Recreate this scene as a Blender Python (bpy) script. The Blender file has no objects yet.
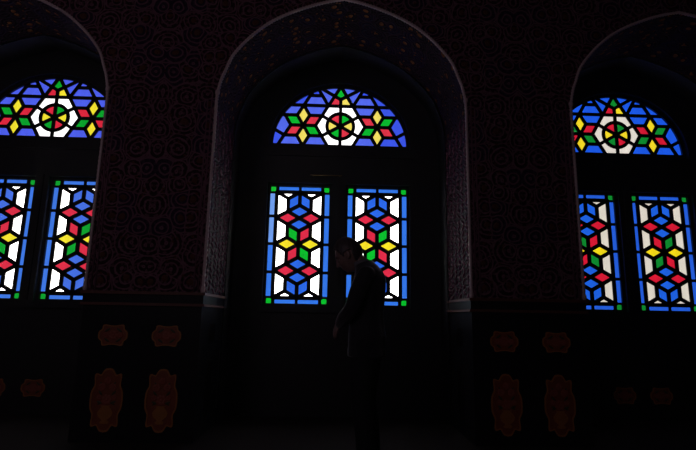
import bpy, bmesh, math, random
from mathutils import Vector, Matrix
from mathutils.geometry import tessellate_polygon
R = math.radians
PI = math.pi
random.seed(7)
S = bpy.context.scene
COL = S.collection

# ------------------------------------------------------------------ camera, world, lights, exposure
cam_d = bpy.data.cameras.new('camera')
cam_d.sensor_width = 36.0
cam_d.lens = 490.0 / 696.0 * 36.0
cam_d.clip_start = 0.05
cam = bpy.data.objects.new('camera', cam_d)
COL.objects.link(cam)
_r = Vector((0.99915751, -0.03697378, 0.0178105))
_u = Vector((-0.02433733, -0.18437498, 0.98255461))
_f = Vector((0.03304495, 0.98216028, 0.18511949))
m = Matrix((_r, _u, -_f)).transposed().to_4x4()
m.translation = Vector((0, 0, 1.05))
cam.matrix_world = m
S.camera = cam

w = bpy.data.worlds.new('world')
S.world = w
w.use_nodes = True
w.node_tree.nodes['Background'].inputs[0].default_value = (0.35, 0.38, 0.6, 1)
w.node_tree.nodes['Background'].inputs[1].default_value = 0.0015
# thin haze hanging in the hall
_v = w.node_tree.nodes.new('ShaderNodeVolumeScatter')
_v.inputs['Density'].default_value = 0.0035
_v.inputs['Anisotropy'].default_value = 0.3
w.node_tree.links.new(_v.outputs[0], w.node_tree.nodes['World Output'].inputs['Volume'])

def area(name, loc, target, size, energy, color):
    d = bpy.data.lights.new(name, 'AREA')
    d.size = size
    d.energy = energy
    d.color = color
    o = bpy.data.objects.new(name, d)
    o.location = loc
    o.rotation_euler = (Vector(target) - Vector(loc)).to_track_quat('-Z', 'Y').to_euler()
    COL.objects.link(o)
    return o

# weak warm fill added behind the camera to lift the piers, no visible lamp
area('hall_fill_light', (-3.2, -2.6, 3.9), (-1.0, 4.4, 1.3), 2.2, 15.0, (1.0, 0.80, 0.92))

S.view_settings.view_transform = 'Standard'
S.view_settings.look = 'None'
S.view_settings.exposure = 0.0
S.view_settings.gamma = 1.0
S.view_settings.use_curve_mapping = False

# ------------------------------------------------------------------ helpers
class MB:
    """collects shapes for one mesh"""
    def __init__(s):
        s.v = []; s.f = []; s.m = []; s.uv = []
    def add(s, vs, fs, mat=0, uvs=None):
        b = len(s.v)
        s.v += [tuple(x) for x in vs]
        for i, f in enumerate(fs):
            s.f.append([b + j for j in f])
            s.m.append(mat)
            s.uv.append([uvs[j] for j in f] if uvs else [(0, 0)] * len(f))
    def box(s, x0, x1, y0, y1, z0, z1, mat=0):
        vs = [(x0,y0,z0),(x1,y0,z0),(x1,y1,z0),(x0,y1,z0),(x0,y0,z1),(x1,y0,z1),(x1,y1,z1),(x0,y1,z1)]
        s.add(vs, [(0,3,2,1),(4,5,6,7),(0,1,5,4),(1,2,6,5),(2,3,7,6),(3,0,4,7)], mat)
    def prism(s, poly, y0, y1, mat=0):
        """xz polygon extruded along y"""
        n = len(poly)
        if sum(poly[i][0]*poly[(i+1)%n][1]-poly[(i+1)%n][0]*poly[i][1] for i in range(n)) < 0:
            poly = poly[::-1]
        vs = [(x, y0, z) for x, z in poly] + [(x, y1, z) for x, z in poly]
        fs = [list(range(n)), list(range(2*n-1, n-1, -1))]
        fs += [(i, i+n, (i+1) % n + n, (i+1) % n) for i in range(n)]
        s.add(vs, fs, mat)
    def plate(s, loops, y0, y1, mat=0):
        """xz polygon with holes, as a slab"""
        tri = tessellate_polygon([[Vector((x, z, 0)) for x, z in L] for L in loops])
        flat = [q for L in loops for q in L]
        n = len(flat)
        vs = [(x, y0, z) for x, z in flat] + [(x, y1, z) for x, z in flat]
        uvs = [(x, z) for x, z in flat] * 2
        fs = []
        for a, b, c in tri:
            (x0,z0),(x1,z1),(x2,z2) = flat[a], flat[b], flat[c]
            if (x1-x0)*(z2-z0)-(x2-x0)*(z1-z0) < 0: b, c = c, b
            fs.append((a, b, c)); fs.append((a+n, c+n, b+n))
        k = 0
        for L in loops:
            q = len(L)
            for i in range(q):
                fs.append((k+i, k+(i+1) % q, k+(i+1) % q+n, k+i+n))
            k += q
        s.add(vs, fs, mat, uvs)
    def tube(s, pts, rad, seg=8, mat=0, closed=False, twist=0.0, lobes=0):
        pts = [Vector(p) for p in pts]
        n = len(pts)
        rads = rad if isinstance(rad, (list, tuple)) else [rad] * n
        vs = []; up = None; L = 0
        for i, p in enumerate(pts):
            if closed: t = (pts[(i+1) % n] - pts[i-1]).normalized()
            else: t = (pts[min(i+1, n-1)] - pts[max(i-1, 0)]).normalized()
            if up is None:
                up = t.orthogonal().normalized()
            up = (up - t * up.dot(t)).normalized()
            sd = t.cross(up)
            if i: L += (pts[i] - pts[i-1]).length
            for k in range(seg):
                a = 2*PI*k/seg
                rr = rads[i] * (1 + (0.28*math.cos(lobes*(a - twist*L)) if lobes else 0))
                vs.append(p + up*math.cos(a)*rr + sd*math.sin(a)*rr)
        fs = []
        for i in range(n if closed else n-1):
            j = (i+1) % n
            for k in range(seg):
                q = (k+1) % seg
                fs.append((i*seg+k, i*seg+q, j*seg+q, j*seg+k))
        if not closed:
            fs.append(list(range(seg))[::-1]); fs.append([(n-1)*seg+k for k in range(seg)])
        s.add(vs, fs, mat)
    def ball(s, c, r, seg=14, rings=9, mat=0, rot=None):
        r = r if isinstance(r, (list, tuple)) else (r, r, r)
        vs = []; fs = []
        for i in range(1, rings):
            t = PI*i/rings
            for k in range(seg):
                a = 2*PI*k/seg
                q = Vector((r[0]*math.sin(t)*math.cos(a), r[1]*math.sin(t)*math.sin(a), r[2]*math.cos(t)))
                if rot: q = rot @ q
                vs.append(Vector(c) + q)
        e = Vector((0, 0, r[2])); e2 = -e
        if rot: e = rot @ e; e2 = rot @ e2
        vs += [Vector(c)+e, Vector(c)+e2]
        T = len(vs)-2
        for i in range(rings-2):
            for k in range(seg):
                q = (k+1) % seg
                fs.append((i*seg+k, (i+1)*seg+k, (i+1)*seg+q, i*seg+q))
        for k in range(seg):
            q = (k+1) % seg
            fs.append((T, k, q)); fs.append((T+1, (rings-2)*seg+q, (rings-2)*seg+k))
        s.add(vs, fs, mat)
    def loft(s, rings, mat=0):
        n = len(rings[0]); vs = [p for r_ in rings for p in r_]; fs = []
        for i in range(len(rings)-1):
            for k in range(n):
                q = (k+1) % n
                fs.append((i*n+k, i*n+q, (i+1)*n+q, (i+1)*n+k))
        fs.append(list(range(n))[::-1]); fs.append([(len(rings)-1)*n+k for k in range(n)])
        s.add(vs, fs, mat)
    def mesh(s, name, mats):
        me = bpy.data.meshes.new(name)
        me.from_pydata(s.v, [], s.f)
        mats = mats if isinstance(mats, (list, tuple)) else [mats]
        for q in mats: me.materials.append(q)
        me.polygons.foreach_set('material_index', s.m)
        uv = me.uv_layers.new(name='UVMap')
        flat = [c for f in s.uv for q in f for c in q]
        uv.data.foreach_set('uv', flat)
        me.update()
        return me
    def build(s, name, mats, parent=None, smooth=False, recalc=True, loc=None):
        me = s.mesh(name, mats)
        if recalc:
            bm = bmesh.new(); bm.from_mesh(me)
            bmesh.ops.recalc_face_normals(bm, faces=bm.faces)
            bm.to_mesh(me); bm.free()
        if smooth: me.polygons.foreach_set('use_smooth', [True]*len(me.polygons))
        o = bpy.data.objects.new(name, me)
        COL.objects.link(o)
        if parent: o.parent = parent
        if loc: o.location = loc
        return o

def struct(o):
    o['kind'] = 'structure'
    return o
def tag(o, label, cat, group=None):
    o['label'] = label; o['category'] = cat
    if group: o['group'] = group
    return o
def empty(name, loc=(0, 0, 0)):
    o = bpy.data.objects.new(name, None); COL.objects.link(o); o.location = loc
    o.empty_display_size = 0.1
    return o

def srgb(r, g, b):
    def c(x):
        x /= 255.0
        return x/12.92 if x <= .04045 else ((x+.055)/1.055)**2.4
    return (c(r), c(g), c(b), 1)

# ------------------------------------------------------------------ materials
def nt(name):
    mt = bpy.data.materials.new(name); mt.use_nodes = True
    t = mt.node_tree
    return mt, t, t.nodes['Principled BSDF']
def node(t, typ, **kw):
    n = t.nodes.new(typ)
    for k, v in kw.items():
        if k.startswith('i_'):
            key = k[2:]
            n.inputs[int(key) if key.isdigit() else key].default_value = v
        else: setattr(n, k, v)
    return n
def math_n(t, op, a, b=None, c=None, clamp=False):
    n = t.nodes.new('ShaderNodeMath'); n.operation = op; n.use_clamp = clamp
    for i, x in enumerate((a, b, c)):
        if x is None: continue
        if isinstance(x, (int, float)): n.inputs[i].default_value = x
        else: t.links.new(x, n.inputs[i])
    return n.outputs[0]
def mix(t, fac, a, b):
    n = t.nodes.new('ShaderNodeMix'); n.data_type = 'RGBA'
    for i, x in ((0, fac), (6, a), (7, b)):
        if isinstance(x, (int, float, tuple)): n.inputs[i].default_value = x
        else: t.links.new(x, n.inputs[i])
    return n.outputs[2]
def bump(t, h, bsdf, strength=.4, dist=.01):
    n = node(t, 'ShaderNodeBump'); n.inputs['Strength'].default_value = strength; n.inputs['Distance'].default_value = dist
    t.links.new(h, n.inputs['Height']); t.links.new(n.outputs[0], bsdf.inputs['Normal'])

def plain(name, col, rough=.6, noise=.25, scale=8., metal=0., bmp=.15):
    mt, t, b = nt(name)
    tc = node(t, 'ShaderNodeTexCoord')
    ns = node(t, 'ShaderNodeTexNoise'); ns.inputs['Scale'].default_value = scale; ns.inputs['Detail'].default_value = 6
    t.links.new(tc.outputs['Object'], ns.inputs['Vector'])
    lo = tuple(c*(1-noise) for c in col[:3])+(1,); hi = tuple(min(1, c*(1+noise)) for c in col[:3])+(1,)
    t.links.new(mix(t, ns.outputs[0], lo, hi), b.inputs['Base Color'])
    b.inputs['Roughness'].default_value = rough; b.inputs['Metallic'].default_value = metal
    if bmp: bump(t, ns.outputs[0], b, bmp, .004)
    return mt

def tile_mat(name, base, line, blue, gold, scale=7.0, stretch=1.0):
    """glazed floral tilework: curling vines, blossoms, fine grout"""
    mt, t, b = nt(name)
    tc = node(t, 'ShaderNodeUVMap')
    sep = node(t, 'ShaderNodeSeparateXYZ'); t.links.new(tc.outputs[0], sep.inputs[0])
    ax = math_n(t, 'MULTIPLY', math_n(t, 'ABSOLUTE', sep.outputs[0]), stretch)                      # every panel mirrors about its own middle
    com = node(t, 'ShaderNodeCombineXYZ'); t.links.new(ax, com.inputs[0]); t.links.new(sep.outputs[1], com.inputs[1])
    ns = node(t, 'ShaderNodeTexNoise'); ns.inputs['Scale'].default_value = 5; ns.inputs['Detail'].default_value = 2
    t.links.new(com.outputs[0], ns.inputs['Vector'])
    off = node(t, 'ShaderNodeVectorMath', operation='MULTIPLY_ADD')
    off.inputs[1].default_value = (.07, .07, 0); t.links.new(ns.outputs[1], off.inputs[0]); t.links.new(com.outputs[0], off.inputs[2])
    vo = node(t, 'ShaderNodeTexVoronoi'); vo.voronoi_dimensions = '2D'; vo.inputs['Scale'].default_value = scale
    vo.inputs['Randomness'].default_value = .75
    t.links.new(off.outputs[0], vo.inputs['Vector'])
    ve = node(t, 'ShaderNodeTexVoronoi'); ve.voronoi_dimensions = '2D'; ve.feature = 'DISTANCE_TO_EDGE'; ve.inputs['Scale'].default_value = scale
    ve.inputs['Randomness'].default_value = .75
    t.links.new(off.outputs[0], ve.inputs['Vector'])
    v2 = node(t, 'ShaderNodeTexVoronoi'); v2.voronoi_dimensions = '2D'; v2.inputs['Scale'].default_value = scale*4.5
    t.links.new(off.outputs[0], v2.inputs['Vector'])
    rings = math_n(t, 'SINE', math_n(t, 'MULTIPLY', vo.outputs['Distance'], 26.0))
    vine = math_n(t, 'GREATER_THAN', rings, .55)
    vine2 = math_n(t, 'LESS_THAN', ve.outputs['Distance'], .035)
    lines = math_n(t, 'MAXIMUM', vine, vine2)
    petals = math_n(t, 'LESS_THAN', v2.outputs['Distance'], .30)
    sc = node(t, 'ShaderNodeSeparateColor'); t.links.new(vo.outputs['Color'], sc.inputs[0])
    core = math_n(t, 'LESS_THAN', vo.outputs['Distance'], .16)
    sc2 = node(t, 'ShaderNodeSeparateColor'); t.links.new(v2.outputs['Color'], sc2.inputs[0])
    c = mix(t, math_n(t, 'MULTIPLY', petals, .5), base, line)
    c = mix(t, math_n(t, 'MULTIPLY', math_n(t, 'GREATER_THAN', sc.outputs[0], .72), .7), c, blue)
    c = mix(t, math_n(t, 'MULTIPLY', lines, .75), c, line)
    c = mix(t, math_n(t, 'MULTIPLY', core, math_n(t, 'GREATER_THAN', sc.outputs[1], .5)), c, gold)
    c = mix(t, math_n(t, 'MULTIPLY', math_n(t, 'GREATER_THAN', sc2.outputs[2], .93), petals), c, gold)
    t.links.new(c, b.inputs['Base Color'])
    b.inputs['Roughness'].default_value = .5; b.inputs['Specular IOR Level'].default_value = .1
    h = math_n(t, 'ADD', math_n(t, 'MULTIPLY', rings, .5), math_n(t, 'MULTIPLY', petals, .7))
    h = math_n(t, 'SUBTRACT', h, math_n(t, 'MULTIPLY', vine2, 1.0))
    bump(t, h, b, .8, .012)
    return mt

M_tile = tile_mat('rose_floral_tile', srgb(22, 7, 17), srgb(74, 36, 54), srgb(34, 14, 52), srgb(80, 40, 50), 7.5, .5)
M_relief = plain('rose_relief_glaze', srgb(104, 38, 70), .4, .55, 9)
M_relief.node_tree.nodes['Principled BSDF'].inputs['Specular IOR Level'].default_value = .25
M_soffit = tile_mat('shaded_soffit_tile', srgb(14, 5, 11), srgb(66, 30, 48), srgb(26, 12, 60), srgb(170, 106, 46), 6.5)  # soffit's shade put into darker tile colours; gold and blue blossoms are its own
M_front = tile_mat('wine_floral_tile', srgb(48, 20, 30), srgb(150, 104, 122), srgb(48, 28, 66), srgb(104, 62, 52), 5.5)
M_rope = plain('glazed_rope_moulding', srgb(242, 214, 220), .28, .1, 30)
M_stone = plain('dark_marble', srgb(22, 20, 28), .38, .5, 5)
M_stone.node_tree.nodes['Principled BSDF'].inputs['Specular IOR Level'].default_value = .2
M_cornice = plain('red_stone_cornice', srgb(104, 52, 44), .5, .3, 9)
M_wood = plain('dark_walnut', srgb(17, 16, 24), .5, .4, 6)
M_lead = plain('black_wood_tracery', srgb(20, 16, 20), .5, .3, 20)
M_floor = plain('dark_carpet', srgb(26, 12, 15), .95, .5, 40, bmp=.4)
M_ceil = plain('dark_plaster', srgb(60, 46, 50), .8, .3, 5)
M_glint = plain('ledge_glint_metal', srgb(170, 140, 90), .35, .2, 20, metal=.8)

def glass(name, rgb, strength=1.0, vary=.12):
    """stained pane lit by the daylight outside; streaky hand made glass"""
    mt, t, b = nt(name)
    tc = node(t, 'ShaderNodeTexCoord')
    mp = node(t, 'ShaderNodeMapping'); mp.inputs['Scale'].default_value = (1, 1, .35)
    t.links.new(tc.outputs['Object'], mp.inputs[0])
    ns = node(t, 'ShaderNodeTexNoise'); ns.inputs['Scale'].default_value = 14; ns.inputs['Detail'].default_value = 3
    t.links.new(mp.outputs[0], ns.inputs['Vector'])
    col = srgb(*rgb)
    lo = tuple(c*(1-vary*1.6) for c in col[:3])+(1,); hi = tuple(c*(1+vary*1.2) for c in col[:3])+(1,)
    b.inputs['Base Color'].default_value = tuple(c*.1 for c in col[:3])+(1,)
    b.inputs['Roughness'].default_value = .2
    t.links.new(mix(t, ns.outputs[0], lo, hi), b.inputs['Emission Color'])
    b.inputs['Emission Strength'].default_value = strength
    return mt

# ------------------------------------------------------------------ measures (metres)
XC = 0.0734; BAY = 3.3935
YF, YJ, YW = 4.368, 5.20, 5.60           # pillar faces, end of the tiled jambs, glass plane
HALF = [(1.186, 3.02), (1.180, 3.12), (1.155, 3.25), (1.122, 3.345), (1.060, 3.505), (0.938, 3.668), (0.808, 3.797), (0.683, 3.893),
        (0.525, 3.980), (0.356, 4.052), (0.175, 4.112), (0.0, 4.150)]
def catmull(P, n=5):
    out = []
    for i in range(len(P)-1):
        p0, p1, p2, p3 = P[max(i-1, 0)], P[i], P[i+1], P[min(i+2, len(P)-1)]
        for k in range(n):
            t = k/n
            out.append(tuple(.5*((2*p1[j]) + (-p0[j]+p2[j])*t + (2*p0[j]-5*p1[j]+4*p2[j]-p3[j])*t*t + (-p0[j]+3*p1[j]-3*p2[j]+p3[j])*t**3) for j in (0, 1)))
    out.append(P[-1]); return out
_h = catmull(HALF, 5)
ARCH = [(x, z) for x, z in _h] + [(-x, z) for x, z in _h[-2::-1]]    # right springing -> apex -> left springing
ZCAP, ZBASE = 1.237, 1.135

# ------------------------------------------------------------------ setting
XL, XR, YB, ZT = -5.75, 5.95, -5.5, 5.4
o = MB(); o.box(XL, XR, YB, 6.0, -.1, 0); struct(o.build('floor', M_floor))
o = MB(); o.box(XL, XR, YB, 6.0, ZT, ZT+.1); struct(o.build('ceiling', M_ceil))
o = MB(); o.box(XL-.12, XL, YB, 6.0, 0, ZT); struct(o.build('wall_left', M_ceil))
o = MB(); o.box(XR, XR+.12, YB, 6.0, 0, ZT); struct(o.build('wall_right', M_ceil))
o = MB(); o.box(XL, XR, YB-.12, YB, 0, ZT); struct(o.build('wall_rear', M_ceil))

centres = [XC - BAY + .008, XC, XC + BAY]
# front of the window wall: spandrels and piers above the cornice
def upper_front():
    b = MB()
    edges = [-3.5*BAY/2]
    piers = [(XL, centres[0]-1.186)] + [(centres[i]+1.186, centres[i+1]-1.186) for i in range(2)] + [(centres[2]+1.186, XR)]
    zs = HALF[0][1]
    for x0, x1 in piers:
        mid = (x0+x1)/2
        vs = [(x0, YF, ZBASE), (x1, YF, ZBASE), (x1, YF, zs), (x0, YF, zs)]
        b.add(vs, [(0, 1, 2, 3)], 0, [(v[0]-mid, v[2]) for v in vs])
    mids = [(p[0]+p[1])/2 for p in piers]
    for i, c in enumerate(centres):
        # spandrels: quads from each arch point up to the ceiling, mapped about the nearer pier
        for side, mid in ((-1, mids[i]), (1, mids[i+1])):
            pts = [(c + side*x, z) for x, z in _h]
            for j in range(len(pts)-1):
                (xa, za), (xb, zb) = pts[j], pts[j+1]
                vs = [(xa, YF, za), (xb, YF, zb), (xb, YF, ZT), (xa, YF, ZT)]
                b.add(vs, [(0, 1, 2, 3) if side < 0 else (3, 2, 1, 0)], 0, [(v[0]-mid, v[2]) for v in vs])
    for k, (x0, x1) in enumerate(piers):
        mid = mids[k]
        vs = [(x0, YF, zs), (x1, YF, zs), (x1, YF, ZT), (x0, YF, ZT)]
        b.add(vs, [(0, 1, 2, 3)], 0, [(v[0]-mid, v[2]) for v in vs])
    return b, piers
b, PIERS = upper_front()
wall_back = struct(b.build('wall_back', M_front, recalc=False))

for i, c in enumerate(centres):
    # tiled soffit and jambs of each niche
    b = MB()
    prof = [(c+1.186, ZBASE)] + [(c+x, z) for x, z in ARCH] + [(c-1.186, ZBASE)]
    L = [0]
    for p, q in zip(prof, prof[1:]): L.append(L[-1] + math.hypot(q[0]-p[0], q[1]-p[1]))
    n = len(prof); vs = []; uv = []
    ym = (YF+YJ)/2
    for y in (YF, YJ):
        for k, (x, z) in enumerate(prof):
            vs.append((x, y, z)); uv.append((y-ym, L[k]))
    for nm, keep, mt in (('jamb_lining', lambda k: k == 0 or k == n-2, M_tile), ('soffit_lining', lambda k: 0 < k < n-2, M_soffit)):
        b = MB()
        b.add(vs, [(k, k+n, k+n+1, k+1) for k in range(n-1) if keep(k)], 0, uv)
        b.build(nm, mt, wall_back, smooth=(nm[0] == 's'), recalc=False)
    # carved leaf relief of the jambs: slanted leaves in alternating columns, a blossom between every few
    for sx in (-1, 1):
        b = MB()
        ncol, pitch = 6, .056
        for q in range(ncol):
            y = YF + .075 + q*(YJ-YF-.12)/(ncol-1)
            for r_ in range(int((3.02-ZCAP)/pitch)):
                z = ZCAP + .03 + r_*pitch + (.028 if q % 2 else 0)
                if z > 3.0: continue
                x = c + sx*1.186
                if (r_ + 2*q) % 7 == 3:
                    b.ball((x, y, z), (.016, .034, .022), 8, 5)
                else:
                    b.ball((x, y, z), (.014, .056, .0125), 8, 5, rot=Matrix.Rotation(R(28 if (q+r_//2) % 2 else -28), 3, 'X'))
        b.build('jamb_relief', M_relief, wall_back, smooth=True)
    # plain wood lined reveal behind the tile, down to the floor
    b = MB()
    prof2 = [(c+1.186, 0)] + [(c+x, z) for x, z in ARCH] + [(c-1.186, 0)]
    vs = []; n = len(prof2)
    for y in (YJ, YW-.08):
        for x, z in prof2: vs.append((c+(x-c)*.988, y, z-.012 if z > 2 else z))
    b.add(vs, [(k, k+n, k+n+1, k+1) for k in range(n-1)])
    b.build('niche_reveal', M_wood, wall_back, recalc=False)

# wainscot of each pier and of each niche back, cornice over it
for k, (x0, x1) in enumerate(PIERS):
    b = MB(); b.box(x0, x1, YF, YJ, 0, ZBASE)
    struct(b.build('wainscot', M_stone))
    b = MB()
    y1 = YJ
    for (za, zb, pr) in ((1.118, 1.142, .022), (1.142, 1.215, .010), (1.215, 1.240, .026)):
        b.box(x0-pr if k else x0, x1+pr if k < 3 else x1, YF-pr, y1, za, zb, 0 if pr > .015 else 1)
    struct(b.build('trim_%d' % (k+1), [M_cornice, M_stone]))
    # border beads that frame the tile panel on the pier face
    b = MB()
    for off in (.045, .082):
        for xx in ((x0+off) if k else None, (x1-off) if k < 3 else None):
            if xx is None: continue
            b.tube([(xx, YF-.002, ZCAP), (xx, YF-.002, 3.05)], .007, 6)
    b.build('pier_bead', M_front, wall_back, smooth=True)

# rope mouldings on the niche edges
for i, c in enumerate(centres):
    b = MB()
    prof = [(c+1.186, ZCAP+k*.0178) for k in range(100)] + [(c+x, z) for x, z in catmull(ARCH, 4)] + [(c-1.186, 3.0-k*.0178) for k in range(100)]
    prof = [p for p in prof if p[1] >= ZCAP]
    b.tube([(x, YF-.004, z) for x, z in prof], .0135, 9, twist=70, lobes=3)
    t_ = struct(b.build('trim_%d' % (i+5), M_rope, smooth=True))
    b = MB()
    for sx in (-1, 1):
        b.ball((c+sx*1.183, YF-.006, 3.115), (.022, .02, .032))
        b.ball((c+sx*1.186, YF-.006, ZCAP+.028), (.020, .02, .034))
    b.build('moulding_boss', M_rope, t_, smooth=True)

# ------------------------------------------------------------------ stained glass
PW, PH, GAP, ZS = 0.6213, 1.2944, 0.2835, 1.2177      # lattice between corner panes, gap between sashes, sill height
FZ, FW, FH = 3.058, 0.800, 0.744                      # fanlight base, half width, rise
U = 0.1487                                             # fanlight tracery unit
DL = 0.0224                                            # half width of a tracery bar

def bars(b, segs, hw, y0, y1):
    done = set()
    for p, q in segs:
        key = tuple(sorted(((round(p[0], 3), round(p[1], 3)), (round(q[0], 3), round(q[1], 3)))))
        if key in done or key[0] == key[1]: continue
        done.add(key)
        dx, dz = q[0]-p[0], q[1]-p[1]; L = math.hypot(dx, dz); dx /= L; dz /= L
        e = hw*.55
        a = (p[0]-dx*e, p[1]-dz*e); c = (q[0]+dx*e, q[1]+dz*e)
        nx, nz = -dz*hw, dx*hw
        b.prism([(a[0]+nx, a[1]+nz), (c[0]+nx, c[1]+nz), (c[0]-nx, c[1]-nz), (a[0]-nx, a[1]-nz)], y0, y1)

SX, SZ = 0.217*PW, 0.0591*PH
def lattice():
    """rhombus lattice of one sash: (colour, polygon) in sash coordinates about the centre"""
    P = []
    H = lambda c, x, y: P.append((c, [(x-1, y), (x, y-1), (x+1, y), (x, y+1)]))
    for top in (1, -1):
        def V(y): return y if top == 1 else 16-y
        for sx in (-1, 1):
            P.append(('white', [(-2*sx, V(0)), (0, V(0)), (-1*sx, V(1))]))
            P.append(('white', [(-2*sx, V(0)), (-sx, V(1)), (-sx, V(3)), (-2*sx, V(4))]))
            P.append(('white', [(-2*sx, V(4)), (-sx, V(5)), (-sx, V(7)), (-2*sx, V(8))]))
            P.append(('blue', [(-sx, V(1)), (0, V(0)), (0, V(2)), (-sx, V(3))]))
            H('red', sx, V(4))
            tl = ('A' if sx == -1 else 'B') if top == 1 else ('B' if sx == -1 else 'A')
            P.append((tl, [(sx, V(5)), (0, V(6)), (0, V(8)), (sx, V(7))]))
        H('blue', 0, V(3)); H('blue', 0, V(5))
    H('yellow', -1, 8); H('yellow', 1, 8)
    return [(c, [(x*SX, (8-y)*SZ) for x, y in q]) for c, q in P]

COLS = ['white', 'blue', 'red', 'green', 'yellow']
def palette(tag_, white, blue, red, green, yellow, border):
    return {k: glass('%s_%s_glass' % (tag_, k), v, (2.0 if 'fan' in tag_ else 6.0) if k == 'white' and v[2] > 230 else 1.0) for k, v in
            dict(white=white, blue=blue, red=red, green=green, yellow=yellow, border=border).items()}

PALS = [palette('left', (246, 240, 234), (70, 112, 226), (222, 48, 72), (16, 160, 48), (246, 228, 50), (64, 120, 226)),
        palette('middle', (250, 247, 243), (44, 104, 228), (222, 44, 72), (10, 184, 44), (246, 226, 40), (52, 118, 230)),
        palette('right', (222, 214, 200), (30, 96, 222), (214, 26, 52), (14, 134, 46), (244, 216, 24), (36, 92, 214))]
PALE_BORDER = glass('middle_pale_border_glass', (112, 160, 240))  # paler strips: pane variation, with lit haze put into the colour
FPALS = [palette('left_fan', (248, 246, 246), (78, 96, 236), (220, 40, 62), (10, 160, 44), (246, 228, 50), (78, 96, 236)),
         palette('middle_fan', (250, 249, 249), (84, 106, 238), (224, 52, 72), (10, 180, 46), (246, 226, 100), (60, 86, 234)),
         palette('right_fan', (228, 220, 210), (28, 88, 228), (210, 26, 52), (14, 134, 46), (246, 220, 40), (28, 88, 228))]

BG = 0.054*PW                       # half width of a border pane
def make_sash(x, zc, kind, pal, label, pale_left=False):
    root = empty('stained_glass_window', (x, YW, zc-PH/2-BG-.03))
    tag(root, label, 'stained glass', 'stained glass sashes')
    dz = PH/2+BG+.03
    hx, hz = PW/2+BG, PH/2+BG
    # wooden frame of the sash
    b = MB()
    b.plate([[(-hx-.03, -hz-.03), (hx+.03, -hz-.03), (hx+.03, hz+.03), (-hx-.03, hz+.03)], [(-hx, -hz), (-hx, hz), (hx, hz), (hx, -hz)]], -.03, .03)
    b.build('sash_frame', M_wood, root, loc=(0, 0, dz))
    lat = lattice()
    segs = []
    b = MB()
    mats = [pal[c] for c in COLS]
    for c, q in lat:
        c = {'A': 'green' if kind == 'L' else 'red', 'B': 'red' if kind == 'L' else 'green'}.get(c, c)
        n = len(q)
        b.prism(q, -.004, .004, COLS.index(c))
        segs += [(q[i], q[(i+1) % n]) for i in range(n)]
    b.build('lattice_glass', mats, root, loc=(0, 0, dz))
    # blue border strips
    bl = MB(); cn = []
    for sx in (-1, 1):
        for k in range(4):
            z0 = -PH/2 + PH*k/4 + (.042*PH if k == 0 else .013*PH)
            z1 = -PH/2 + PH*(k+1)/4 - (.042*PH if k == 3 else .013*PH)
            bl.box(sx*PW/2-BG, sx*PW/2+BG, -.004, .004, z0, z1, 1 if (pale_left and sx < 0 and k >= 2) else 0)
    for sz in (-1, 1):
        for sx in (-1, 1):
            x0, x1 = sorted((sx*.026*PW, sx*(PW/2-.108*PW)))
            bl.box(x0, x1, -.004, .004, sz*PH/2-.021*PH, sz*PH/2+.021*PH, 0)
    bl.build('border_glass', [pal['border'], PALE_BORDER], root, loc=(0, 0, dz))
    for sx in (-1, 1):
        for sz in (-1, 1):
            q = MB(); g = BG*.84; cx, cz = sx*PW/2, sz*PH/2
            q.prism([(cx + g*1.08*math.copysign(abs(math.cos(a))**.45, math.cos(a)), cz + g*1.08*math.copysign(abs(math.sin(a))**.45, math.sin(a)))
                     for a in [2*PI*j/24 for j in range(24)]], -.004, .004)
            q.build('corner_glass', pal['green'], root, loc=(0, 0, dz))
    # tracery bars, standing proud of the glass
    b = MB()
    bars(b, segs, DL, -.016, .016)
    gx0, gx1 = 2*SX, PW/2-BG
    gz0, gz1 = 8*SZ, PH/2-.021*PH
    # band between border strips and lattice, and the bars that cut the border
    b.plate([[(-gx1, -gz1), (gx1, -gz1), (gx1, gz1), (-gx1, gz1)], [(-gx0+.004, -gz0+.004), (-gx0+.004, gz0-.004), (gx0-.004, gz0-.004), (gx0-.004, -gz0+.004)]], -.015, .015)
    for sx in (-1, 1):
        for k in range(1, 4):
            z = -PH/2+PH*k/4
            b.box(sx*PW/2-BG-.002, sx*PW/2+BG+.002, -.014, .014, z-.013*PH, z+.013*PH)
        x0, x1 = sorted((sx*(PW/2-BG-.004), sx*(PW/2+BG)))
        for sz in (-1, 1):
            # blocks round the corner pane
            zi = sz*(PH/2-BG*.84)
            za, zb = sorted((sz*(PH/2-.042*PH), zi)); b.box(x0, x1, -.014, .014, za, zb)
            xa, xb = sorted((sx*(PW/2-.108*PW), sx*(PW/2-BG*.84))); za, zb = sorted((sz*(PH/2-.021*PH), sz*(PH/2+BG)))
            b.box(xa, xb, -.0135, .0135, za, zb)
            xa, xb = sorted((sx*(PW/2+BG*.84), sx*(PW/2+BG))); za, zb = sorted((sz*(PH/2-BG), sz*(PH/2+BG)))
            b.box(xa, xb, -.0125, .0125, za, zb)
    for sz in (-1, 1):
        b.box(-.026*PW, .026*PW, -.014, .014, *sorted((sz*(PH/2-.021*PH), sz*(PH/2+BG))))
        b.box(-PW/2-BG, PW/2+BG, -.012, .012, *sorted((sz*(PH/2+.021*PH), sz*(PH/2+BG))))
    b.build('tracery', M_lead, root, loc=(0, 0, dz))
    return root

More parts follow.
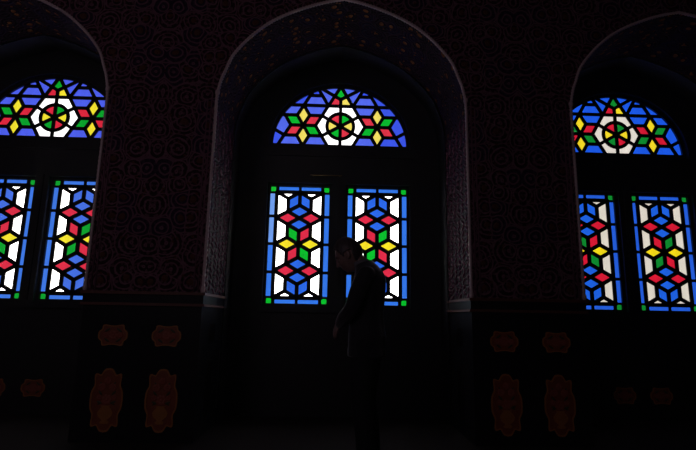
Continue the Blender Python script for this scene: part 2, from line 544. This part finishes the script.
# fanlight pattern ---------------------------------------------------
def ell(n=72, gx=0.0):
    return [((FW+gx)*math.cos(PI*k/n), (FH+gx)*math.sin(PI*k/n)) for k in range(n+1)]
def clip(poly, half):
    """Sutherland-Hodgman: keep what lies left of every edge of the convex polygon half"""
    out = poly
    n = len(half)
    for i in range(n):
        a, b_ = half[i], half[(i+1) % n]
        inp = out; out = []
        f = lambda p: (b_[0]-a[0])*(p[1]-a[1])-(b_[1]-a[1])*(p[0]-a[0])
        for j in range(len(inp)):
            p, q = inp[j], inp[(j+1) % len(inp)]
            fp, fq = f(p), f(q)
            if fp >= -1e-9: out.append(p)
            if (fp >= 0) != (fq >= 0) and abs(fp-fq) > 1e-12:
                t = fp/(fp-fq); out.append((p[0]+(q[0]-p[0])*t, p[1]+(q[1]-p[1])*t))
        if not out: return []
    return out
R3 = math.sqrt(3)
Z0 = 1.732                                   # hexagon centre above the base bar, in units
def fan_pattern():
    P = []                                   # (colour, polygon in units about the hexagon centre)
    pol = lambda r, d: (r*math.cos(R(d)), r*math.sin(R(d)))
    cols = {0: 'yellow', 60: 'green', 120: 'red', 180: 'yellow', 240: 'green', 300: 'red'}
    rr = 1.08
    for d, c in cols.items():
        P.append((c, [(0, 0)] + [pol(rr, d-30+k*7.5) for k in range(9)]))
        P.append(('white', [pol(R3, d-30), pol(2, d), pol(R3, d+30)] + [pol(rr, d+30-k*7.5) for k in range(9)]))
    for sx in (-1, 1):
        C = (sx*3, 0)
        add = lambda p, q: (p[0]+q[0], p[1]+q[1])
        for k, d in enumerate((90, 30, -30, -90, -150, 150)):
            inner = {90: 'yellow', 30: 'red', -30: 'green', -90: 'yellow', -150: 'red', 150: 'green'}[d]
            # mirrored star: directions mirror, colours too
            dd = d if sx < 0 else 180-d
            P.append((inner, [C, add(C, pol(1, dd-30)), add(C, pol(R3, dd)), add(C, pol(1, dd+30))]))
        X = lambda pts: [(-sx*x, y) for x, y in pts]     # written for the left half
        h = R3/2
        for sy in (1, -1):
            P.append(('blue', X([(-3, sy*R3), (-2.5, sy*h), (-1.5, sy*h), (-1, sy*R3)])))
            P.append(('blue', X([(-3, sy*R3), (-3.5, sy*h), (-4.5, sy*h), (-5, sy*R3)] if sy < 0 else [(-3, R3), (-3.5, h), (-4.5, h), (-6.5, h), (-6.5, R3)])))
        P.append(('blue', X([(-4.5, h), (-4, 0), (-4.5, -h), (-6.2, -h+1.7/R3), (-6.2, h)])))
        P.append(('border', X([(-4.5, -h), (-5, -R3), (-6.5, -R3), (-6.2, -h+1.7/R3)])))
        # above the bar
        P.append(('red' if sx < 0 else 'yellow', [(-1*-sx, R3), (0, R3), (0, R3+.577), (-.5*-sx, R3+h)]))
        P.append(('blue', X([(-1, R3), (-.5, R3+h), (-2.0, R3+h+1.5/R3), (-2.0, R3+R3)])))
        P.append(('blue', X([(-.5, R3+h), (0, 2*R3), (0, 2*R3+.6), (-2.0, R3+h+1.5/R3+.3), (-2.0, R3+h+1.5/R3)])))
        P.append(('blue', X([(-3, R3), (-1, R3), (-1.5, R3+h), (-2.5, R3+h)])))
        P.append(('border', X([(-2.5, R3+h), (-1.5, R3+h), (-2.0, 2*R3)])))
        P.append(('border', X([(-3, R3), (-2.5, R3+h), (-2.2, R3+1.3), (-5.5, R3+1.3), (-5.5, R3)])))
    P.append(('green', [(0, 2*R3), (-.5, R3+R3/2), (0, R3+.577), (.5, R3+R3/2)]))
    return P
def make_fan(x, pal, label, deep=False):
    root = empty('stained_glass_fanlight', (x, YW, FZ))
    tag(root, label, 'stained glass', 'arched stained glass fanlights')
    E = ell()                                            # ccw from +x to -x, closed by the base
    E = [(-FW, -.02), (FW, -.02)] + E if False else E
    b = MB(); segs = []
    cols = COLS + ['border']
    ring = [p for p in E]
    for c, q in fan_pattern():
        if deep and c == 'blue' and sum(p[0] for p in q)/len(q) > 2.2: c = 'border'
        q = [(px*U, (py+Z0)*U-.004) for px, py in q]
        if sum(q[i][0]*q[(i+1) % len(q)][1]-q[(i+1) % len(q)][0]*q[i][1] for i in range(len(q))) < 0: q = q[::-1]
        q = clip(q, ring)
        if len(q) < 3: continue
        b.prism(q, -.004, .004, cols.index(c))
        n = len(q)
        for i in range(n):
            p_, q_ = q[i], q[(i+1) % n]
            onarc = all(abs((p[0]/FW)**2+(p[1]/FH)**2-1) < 6e-3 for p in (p_, q_))
            if not onarc and not (abs(p_[1]) < .002 and abs(q_[1]) < .002): segs.append((p_, q_))
    b.build('fan_glass', [pal[c] for c in cols], root)
    b = MB()
    bars(b, segs, DL*.92, -.016, .016)
    b.build('tracery', M_lead, root)
    b = MB()
    o_ = ell(gx=.035); i_ = ell(gx=-.004)
    b.plate([[(-FW-.035, -.05)] + o_[::-1] + [(FW+.035, -.05)], [(FW-.004, .012)] + [(px, max(pz, .012)) for px, pz in i_[1:-1]] + [(-FW+.004, .012)]], -.03, .03)
    b.build('fan_frame', M_wood, root)
    return root

where = ['left window', 'middle window', 'right window']
sash_labels = [
    ['stained glass sash of the left window, cut off by the left photo edge', 'stained glass sash of the left window, right one, its right border hidden by the pier'],
    ['unobstructed stained glass sash of the middle window, left of the man', 'stained glass sash directly behind the bowed man, in the middle window'],
    ['stained glass sash of the right window partly hidden behind the pier, its left border unseen', 'rightmost stained glass sash, in the right window, all four green corners showing']]
fan_labels = ['arched stained glass fanlight of the left window, lowest left tip outside the photo',
              'arched stained glass fanlight high above the bowed man, both ends showing',
              'arched stained glass fanlight of the right window, left tip cut by the pier']
SASH = []
for i, c in enumerate(centres):
    # dark wooden window wall with openings for two sashes and the fanlight
    b = MB()
    y0, y1 = YW-.08, YW+.06
    outer = [(c-1.25, 0.0), (c+1.25, 0.0)] + [(c+x*1.05, z+.03) for x, z in ARCH] 
    holes = []
    for sx in (-1, 1):
        xc = c + sx*(GAP/2+PW/2); zc = ZS+PH/2
        hx, hz = PW/2+BG+.03, PH/2+BG+.03
        holes.append([(xc-hx, zc-hz), (xc-hx, zc+hz), (xc+hx, zc+hz), (xc+hx, zc-hz)])
    e = ell(48, .035)
    holes.append([(c+FW+.035, FZ-.05)] + [(c+x, FZ+z) for x, z in e][::-1][::-1] + [(c-FW-.035, FZ-.05)])
    b.plate([outer] + holes, y0, y1)
    win = struct(b.build('window_%d' % (i+1), M_wood))
    # mouldings on the window wall
    b = MB()
    hx = GAP/2+PW+BG+.03
    b.box(c-hx-.05, c+hx+.05, y0-.035, y0, ZS-BG-.09, ZS-BG-.05)
    b.build('window_sill', M_wood, win)
    b = MB()
    b.box(c-.022, c+.022, y0-.018, y0, ZS-.04, ZS+PH+.08)
    b.build('mullion_bead', M_wood, win)
    b = MB(); b.box(c-.9, c+.9, y0-.014, y0, 2.90, 2.935); b.build('transom', M_wood, win)
    if i == 1:
        b = MB(); b.tube([(c-.335, y0-.03, 2.665), (c+.03, y0-.03, 2.665)], .006, 8)  # bright rod added in place of the ledge's lit stretch
        b.box(c-.31, c-.295, y0-.03, y0, 2.66, 2.67); b.box(c+.0, c+.015, y0-.03, y0, 2.66, 2.67)
        b.build('ledge_glint_rod', M_glint, win)
    for j, sx in enumerate((-1, 1)):
        make_sash(c + sx*(GAP/2+PW/2), ZS+PH/2, 'LR'[j], PALS[i], sash_labels[i][j], pale_left=(i == 1 and j == 0))
    make_fan(c, FPALS[i], fan_labels[i], i == 1)

# ------------------------------------------------------------------ painted floral panels on the wainscot
M_pfield = plain('panel_red_ochre', srgb(150, 72, 44), .45, .35, 14)
M_pline = plain('panel_gold_line', srgb(190, 120, 60), .4, .2, 20)
M_pflower = plain('panel_rose', srgb(170, 84, 66), .45, .3, 20)
M_pleaf = plain('panel_leaf', srgb(70, 74, 44), .5, .3, 20)
def scallop(hw, hh, n=72, lobes=6, amp=.09):
    pts = []
    for k in range(n):
        a = 2*PI*k/n
        r = 1 + amp*math.cos(lobes*a)
        ca, sa = math.cos(a), math.sin(a)
        pts.append((hw*r*math.copysign(abs(ca)**.62, ca), hh*r*math.copysign(abs(sa)**.62, sa)))
    return pts
def panel_meshes(big):
    hw, hh = (.125, .235) if big else (.115, .088)
    res = []
    o_ = scallop(hw, hh, lobes=8 if big else 6); i_ = [(x*.9, z*(.94 if big else .88)) for x, z in o_]
    b = MB(); b.prism(i_, -.006, 0); res.append(('panel_field', b.mesh('panel_field', M_pfield)))
    b = MB(); b.plate([o_, i_[::-1]], -.010, 0); res.append(('panel_border', b.mesh('panel_border', M_pline)))
    def rosette(cx, cz, r):
        b = MB()
        for k in range(7):
            a = 2*PI*k/7
            b.ball((cx+math.cos(a)*r*.62, -.007, cz+math.sin(a)*r*.62), (r*.4, .006, r*.4), 10, 6)
        b.ball((cx, -.009, cz), (r*.32, .006, r*.32), 10, 6)
        return b.mesh('blossom', M_pflower)
    if big:
        for cx, cz, r in ((0, .0, .045), (-.045, .10, .034), (.045, .10, .034), (0, .155, .03), (-.06, .02, .024), (.06, .02, .024)):
            res.append(('blossom', rosette(cx, cz, r)))
        b = MB()
        prof = [(-.19, .028), (-.175, .04), (-.16, .02), (-.13, .055), (-.10, .065), (-.07, .045), (-.055, .03), (-.045, .042)]
        b.prism([(r, z) for z, r in prof] + [(-r, z) for z, r in prof[::-1]], -.011, -.004)
        res.append(('vase', b.mesh('vase', M_pline)))
        for sx in (-1, 1):
            for cz, L, ang in ((.055, .05, 50), (-.02, .05, 20), (.13, .035, 60), (-.03, .04, -30)):
                b = MB(); b.ball((sx*.055, -.006, cz), (L*.5, .004, L*.18), 10, 6, rot=Matrix.Rotation(-R(ang)*sx, 3, 'Y'))
                res.append(('leaf', b.mesh('leaf', M_pleaf)))
    else:
        for cx, cz, r in ((0, 0, .042), (-.06, .0, .026), (.06, .0, .026)):
            res.append(('blossom', rosette(cx, cz, r)))
        for sx in (-1, 1):
            for sz in (-1, 1):
                b = MB(); b.ball((sx*.05, -.006, sz*.042), (.028, .004, .009), 10, 6, rot=Matrix.Rotation(R(35)*sx*sz, 3, 'Y'))
                res.append(('leaf', b.mesh('leaf', M_pleaf)))
    return res
MESH = {True: panel_meshes(True), False: panel_meshes(False)}
def panel(big, loc, rz, label):
    root = empty('floral_panel', loc); root.rotation_euler = (0, 0, rz)
    tag(root, label, 'panel', 'painted floral panels on the wainscot')
    for nm, me in MESH[big]:
        c = bpy.data.objects.new(nm, me); COL.objects.link(c); c.parent = root
    return root
def pier_panels(k, d, who):
    mid = (PIERS[k][0]+PIERS[k][1])/2
    for big, z in ((False, .865), (True, .337)):
        for sx, side in ((-1, 'left'), (1, 'right')):
            panel(big, (mid+sx*d, YF, z), 0, ('tall flower vase panel low on the %s, %s one' if big else
                  'small flower panel under the cornice of the %s, %s one') % (who, side))
pier_panels(1, .226, 'pier left of the man')
pier_panels(2, .232, 'pier right of the man')
for sx, side in ((-1, 'left'), (1, 'right')):
    for big, z in ((False, .88), (True, .36)):
        panel(big, (centres[1]+sx*1.186, 4.80, z), -sx*PI/2 if False else (PI/2 if sx > 0 else -PI/2),
              ('tall flower vase panel' if big else 'small flower panel') + ' on the %s jamb of the middle niche' % side)
for i, nm in ((0, 'left'), (2, 'right')):
    for sx, side in ((-1, 'left'), (1, 'right')):
        panel(False, (centres[i]+sx*.205, YW-.08, .26), 0, 'small flower panel low under the %s window, the %s of two' % (nm, side))

# ------------------------------------------------------------------ the man
M_skin = plain('skin', srgb(150, 120, 116), .42, .12, 30, bmp=.05)
M_hair = plain('dark_hair', srgb(78, 68, 72), .5, .35, 90, bmp=.6)
M_coat = plain('dark_jacket_cloth', srgb(38, 36, 44), .85, .3, 60, bmp=.3)
for _m, _w in ((M_skin, .5), (M_hair, .5)):
    _q = _m.node_tree.nodes['Principled BSDF']; _q.inputs['Sheen Weight'].default_value = _w; _q.inputs['Sheen Roughness'].default_value = .3
_b = M_coat.node_tree.nodes['Principled BSDF']; _b.inputs['Sheen Weight'].default_value = 1.0; _b.inputs['Sheen Roughness'].default_value = .35
M_trs = plain('dark_trouser_cloth', srgb(20, 20, 26), .85, .3, 60, bmp=.3)
M_shoe = plain('black_leather', srgb(14, 13, 14), .4, .3, 30)
M_shirt = plain('pale_shirt_cloth', srgb(120, 116, 126), .8, .15, 60)
M_eye = plain('eye_white', srgb(200, 195, 190), .3, .05, 10)

# local frame: x forward, y to his left, z up
def limb(b, pts, rads, seg=16):
    """tapered limb with rounded ends, joints sampled smoothly"""
    P = catmull3(pts, 5); Rr = []
    n = len(pts)-1
    for i in range(len(P)):
        t = i/5; k = min(int(t), n-1); f = t-k
        Rr.append(rads[k]*(1-f)+rads[k+1]*f)
    b.tube(P, Rr, seg)
    b.ball(P[0], Rr[0]*.995, seg, 10); b.ball(P[-1], Rr[-1]*.995, seg, 10)
def catmull3(P, n):
    P = [Vector(p) for p in P]; out = []
    for i in range(len(P)-1):
        p0, p1, p2, p3 = P[max(i-1, 0)], P[i], P[i+1], P[min(i+2, len(P)-1)]
        for k in range(n):
            t = k/n
            out.append(.5*((2*p1)+(-p0+p2)*t+(2*p0-5*p1+4*p2-p3)*t*t+(-p0+3*p1-3*p2+p3)*t**3))
    out.append(P[-1]); return out
def ring(F, z, d, wd, n=28, tilt=0.0, p=.85):
    out = []
    for k in range(n):
        a = 2*PI*k/n
        ca, sa = math.cos(a), math.sin(a)
        x = d*math.copysign(abs(ca)**p, ca)
        out.append((F+x, wd*math.copysign(abs(sa)**p, sa), z-x*tilt))
    return out
TORSO = [(.84, .005, .118, .168, 0), (.92, .0, .122, .172, 0), (1.00, .006, .112, .158, 0), (1.08, .008, .110, .156, .05), (1.16, .004, .114, .166, .08),
         (1.25, -.008, .110, .180, .12), (1.32, -.014, .103, .188, .15), (1.365, -.010, .088, .182, .2), (1.40, .008, .070, .140, .28), (1.435, .030, .050, .075, .35)]
def torso(b, g=0.0, z0=0, z1=9):
    b.loft([ring(F, z, d+g, w_+g, tilt=tl) for z, F, d, w_, tl in TORSO if z0 <= z <= z1])
def arm_pts(s):
    # both arms hang forward, hands folded in front of the belly; his right hand lies over the left
    wr = (.190, .075, 1.000) if s > 0 else (.205, -.060, 1.020)
    return [(-.012, s*.176, 1.345), (.038, s*.216, 1.235), (.080, s*.220, 1.115), (.140, s*.155, 1.055), wr]
ARM_R = [.054, .049, .041, .039, .028]
LEG = lambda s: [(.0, s*.085, .88), (.012, s*.092, .68), (.022, s*.092, .49), (-.005, s*.092, .30), (-.020, s*.092, .075)]
LEG_R = [.092, .082, .060, .058, .042]

def remesh(b, name, mat, parent, vox, smooth=4, fac=.5):
    o = b.build(name + '_raw', mat)
    md = o.modifiers.new('r', 'REMESH'); md.mode = 'VOXEL'; md.voxel_size = vox; md.use_smooth_shade = True
    sm = o.modifiers.new('s', 'SMOOTH'); sm.iterations = smooth; sm.factor = fac
    dg = bpy.context.evaluated_depsgraph_get(); dg.update()
    me = bpy.data.meshes.new_from_object(o.evaluated_get(dg))
    me.name = name
    raw = o.data; bpy.data.objects.remove(o); bpy.data.meshes.remove(raw)
    me.materials.clear(); me.materials.append(mat)
    me.polygons.foreach_set('use_smooth', [True]*len(me.polygons))
    q = bpy.data.objects.new(name, me); COL.objects.link(q); q.parent = parent
    return q

HC = Vector((.146, 0, 1.506)); HT = Matrix.Rotation(R(30), 3, 'Y')      # head centre, bowed forward
def head_point(t, a, g=0.0):
    """t from crown (0) to chin (pi), a round the head with 0 in front; local head axes"""
    x = .092*math.sin(t)*math.cos(a); y = .074*math.sin(t)*math.sin(a); z = .125*math.cos(t)
    k = max(0.0, -z/.125)
    y *= 1-.34*k**1.6
    if x < 0: x *= 1-.50*k**1.2; x -= .006*(1-k)
    else:
        x += .012*k*(1 if k < .95 else .6) * math.sin(t)**.3
        fr = math.exp(-(a/.5)**2)
        x += .006*fr*math.exp(-((z-.022)/.014)**2)          # brow
        for s in (-1, 1):
            x -= .013*math.exp(-(((y-s*.032)/.016)**2+((z-.0)/.013)**2))   # eye sockets
            x += .005*math.exp(-(((y-s*.040)/.02)**2+((z+.03)/.018)**2))   # cheekbones
        x += .005*math.exp(-((y/.022)**2+((z+.062)/.006)**2)) + .006*math.exp(-((y/.02)**2+((z+.074)/.006)**2))   # lips
        x -= .004*math.exp(-((y/.024)**2+((z+.068)/.003)**2))
        x += .009*math.exp(-((y/.025)**2+((z+.105)/.014)**2))               # chin
    v = Vector((x, y, z))
    if g: v += Vector((x/.092, y/.074, z/.125)).normalized()*g
    return v
def hp(v): return HC + HT @ (Vector(v)*1.05)

man = empty('person', (.275, 3.60, 0))
man.rotation_euler = (0, 0, PI - R(12))
tag(man, 'man in dark clothes standing with bowed head and folded hands before the middle window', 'person')

bd = MB()
torso(bd)
limb(bd, [(-.004, 0, 1.39), (.052, 0, 1.445), (.112, 0, 1.50)], [.062, .053, .053])
NT, NA = 46, 56
hv = []; hf = []
for i in range(1, NT):
    for k in range(NA): hv.append(hp(head_point(PI*i/NT, 2*PI*k/NA)))
hv += [hp(head_point(0, 0)), hp(head_point(PI, 0))]
for i in range(NT-2):
    for k in range(NA):
        q = (k+1) % NA; hf.append((i*NA+k, (i+1)*NA+k, (i+1)*NA+q, i*NA+q))
for k in range(NA):
    q = (k+1) % NA; hf.append((len(hv)-2, k, q)); hf.append((len(hv)-1, (NT-2)*NA+q, (NT-2)*NA+k))
bd.add(hv, hf)
# nose: bridge, tip, wings
limb(bd, [hp((.090, 0, .012)), hp((.099, 0, -.012)), hp((.108, 0, -.032))], [.008, .009, .0115], 10)
for s in (-1, 1):
    bd.ball(hp((.098, s*.011, -.036)), .0085, 10, 8)
    # ears
    bd.ball(hp((-.004, s*.078, -.008)), (.018, .008, .031), 14, 10, rot=HT @ Matrix.Rotation(R(-12), 3, 'Y') @ Matrix.Rotation(R(-18)*s, 3, 'Z'))
    limb(bd, arm_pts(s), ARM_R)
    limb(bd, LEG(s), LEG_R)
# hands: palm, four bent fingers of different length, thumb from the side of the palm
def hand(b, wrist, direc, up, lens, curl, tdir):
    w_ = Vector(wrist); d = Vector(direc).normalized(); n_ = Vector(up); n_ = (n_-d*n_.dot(d)).normalized(); sd = d.cross(n_)
    c = w_ + d*.05
    rot = Matrix((d, sd, n_)).transposed()
    b.ball(w_+d*.046, (.050, .040, .0155), 16, 10, rot=rot)
    limb(b, [w_-d*.012, w_+d*.03], [.027, .026], 12)
    for k, L in enumerate(lens):
        s0 = (k-1.5)*.0195
        p0 = w_ + d*(.078-.004*abs(k-1.3)) + sd*s0
        a1, a2, a3 = curl*.7, curl*1.5, curl*2.2
        e = lambda a: d*math.cos(a) - n_*math.sin(a)
        p1 = p0+e(a1)*L*.45; p2 = p1+e(a2)*L*.31; p3 = p2+e(a3)*L*.24
        limb(b, [p0-d*.02, p0, p1, p2, p3], [.0095, .0098, .0088, .0080, .0070], 10)
    t0 = w_ + d*.022 + sd*tdir*.030
    t1 = t0 + (d*.6 + sd*tdir*.7 - n_*.25).normalized()*.036
    t2 = t1 + (d*.9 + sd*tdir*.25 - n_*.45).normalized()*.028
    limb(b, [w_+d*.02, t0, t1, t2], [.012, .0135, .0105, .0085], 10)
la = arm_pts(1); ra = arm_pts(-1)
hand(bd, la[-1], (.42, -.72, -.60), (.85, .15, .45), (.075, .084, .079, .062), .28, -1)
hand(bd, (ra[-1][0], ra[-1][1], ra[-1][2]), (.42, .72, -.62), (.85, -.15, .45), (.062, .079, .084, .075), .38, 1)
body = remesh(bd, 'body', M_skin, man, .0055, 3, .5)

# eyes with lids half closed, looking down
for s in (-1, 1):
    b = MB(); b.ball(hp((.077, s*.031, -.002)), .0098, 12, 9); ey = b.build('eye', M_eye, man, smooth=True)
    b = MB(); b.ball(hp((.0785, s*.031, -.0005)), (.0106, .0112, .0096), 12, 9, rot=HT); b.build('eyelid', M_skin, ey, smooth=True)
    b = MB(); limb(b, [hp((.086, s*.016, .019)), hp((.087, s*.031, .023)), hp((.078, s*.047, .019))], [.003, .0036, .002], 8); b.build('eyebrow', M_hair, man, smooth=True)

# short hair: cap over crown, back and temples
b = MB(); idx = {}; vs = []; fs = []
for i in range(0, NT):
    t = PI*i/NT
    for k in range(NA):
        a = 2*PI*k/NA; aa = min(a, 2*PI-a)
        vs.append(hp(head_point(t, a, .009 + .002*math.sin(k*1.9+i*.8))))
        idx[i, k] = len(vs)-1
def hairy(i, k):
    t = PI*i/NT; a = 2*PI*(k+.5)/NA; aa = min(a, 2*PI-a)
    lim = .88 if aa < .75 else (.88+(aa-.75)*1.27 if aa < 1.35 else (1.64+(aa-1.35)*.65))
    if 1.30 < aa < 1.90: lim = min(lim, 1.40)        # cut round the ears
    return t < min(lim, 2.15)
for i in range(NT-1):
    for k in range(NA):
        if hairy(i, k): fs.append((idx[i, k], idx[i+1, k], idx[i+1, (k+1) % NA], idx[i, (k+1) % NA]))
b.add(vs, fs)
ho = b.build('hair', M_hair, man, smooth=True, recalc=False)
sd = ho.modifiers.new('thick', 'SOLIDIFY'); sd.thickness = .014; sd.offset = -1

# shirt collar, jacket, trousers, shoes
b = MB()
for s in (-1, 1): pass
cr = []
for zz, F, d, wd in ((1.395, .012, .074, .090), (1.425, .036, .064, .072), (1.458, .064, .061, .066)):
    cr.append(ring(F, zz, d, wd, 32, .35, 1.0))
b.loft(cr); 
remesh(b, 'shirt_collar', M_shirt, man, .006, 4)
b = MB()
torso(b, .012, .84, 1.41)
b.loft([ring(F, z, d, w_, tilt=tl) for z, F, d, w_, tl in ((1.36, -.008, .100, .190, .2), (1.402, .008, .083, .152, .28), (1.432, .028, .066, .094, .35), (1.446, .036, .060, .074, .38))])
b.loft([ring(F, z, d+.014, w_+.014) for z, F, d, w_ in ((.78, .003, .121, .171), (.82, .004, .119, .169), (.85, .004, .117, .167), (.89, .002, .110, .160))])
for s in (-1, 1):
    ap = arm_pts(s); ap[-1] = tuple(Vector(ap[-2]).lerp(Vector(ap[-1]), .93))
    limb(b, ap, [r_+.010 for r_ in ARM_R[:4]] + [.037])
    # lapels
    limb(b, [(.066, s*.045, 1.41), (.090, s*.055, 1.33), (.108, s*.020, 1.20)], [.008, .015, .008], 10)
remesh(b, 'jacket', M_coat, man, .008, 6, .5)
b = MB()
b.loft([ring(F, z, d+.010, w_+.010) for z, F, d, w_ in ((.80, .005, .105, .158), (.86, .003, .118, .170), (.94, .002, .118, .168), (1.0, .006, .112, .158))])
for s in (-1, 1):
    limb(b, LEG(s)[:-1] + [(-.018, s*.092, .10)], [.104, .094, .076, .074, .068])
    b.tube([(-.018, s*.092, .12), (-.016, s*.092, .055)], [.068, .070], 18)
remesh(b, 'trousers', M_trs, man, .009, 5, .5)
SOLE = [(-.097, .016), (-.085, .034), (-.05, .040), (.04, .041), (.09, .046), (.14, .046), (.178, .034), (.194, .016)]
for s in (-1, 1):
    b = MB()
    rings_ = []
    for x, hw_, z1 in ((-.095, .020, .030), (-.085, .034, .065), (-.05, .040, .095), (-.01, .041, .100), (.04, .041, .080), (.09, .046, .060), (.14, .046, .048), (.175, .034, .040), (.190, .016, .028)):
        rings_.append([(x, s*.095 + hw_*math.cos(a), max(.002, z1*.5 + z1*.5*math.sin(a))) for a in [2*PI*k/16 for k in range(16)]])
    b.loft(rings_)
    sh = b.build('shoe', M_shoe, man, smooth=True)
    b = MB()
    o_ = [(x, s*.095+hw_*1.06) for x, hw_ in SOLE] + [(x, s*.095-hw_*1.06) for x, hw_ in SOLE[::-1]]
    n = len(o_)
    b.add([(x, y, 0) for x, y in o_]+[(x, y, .012) for x, y in o_], [list(range(n)), list(range(n, 2*n))]+[(i, (i+1) % n, (i+1) % n+n, i+n) for i in range(n)])
    b.build('sole', M_shoe, sh)
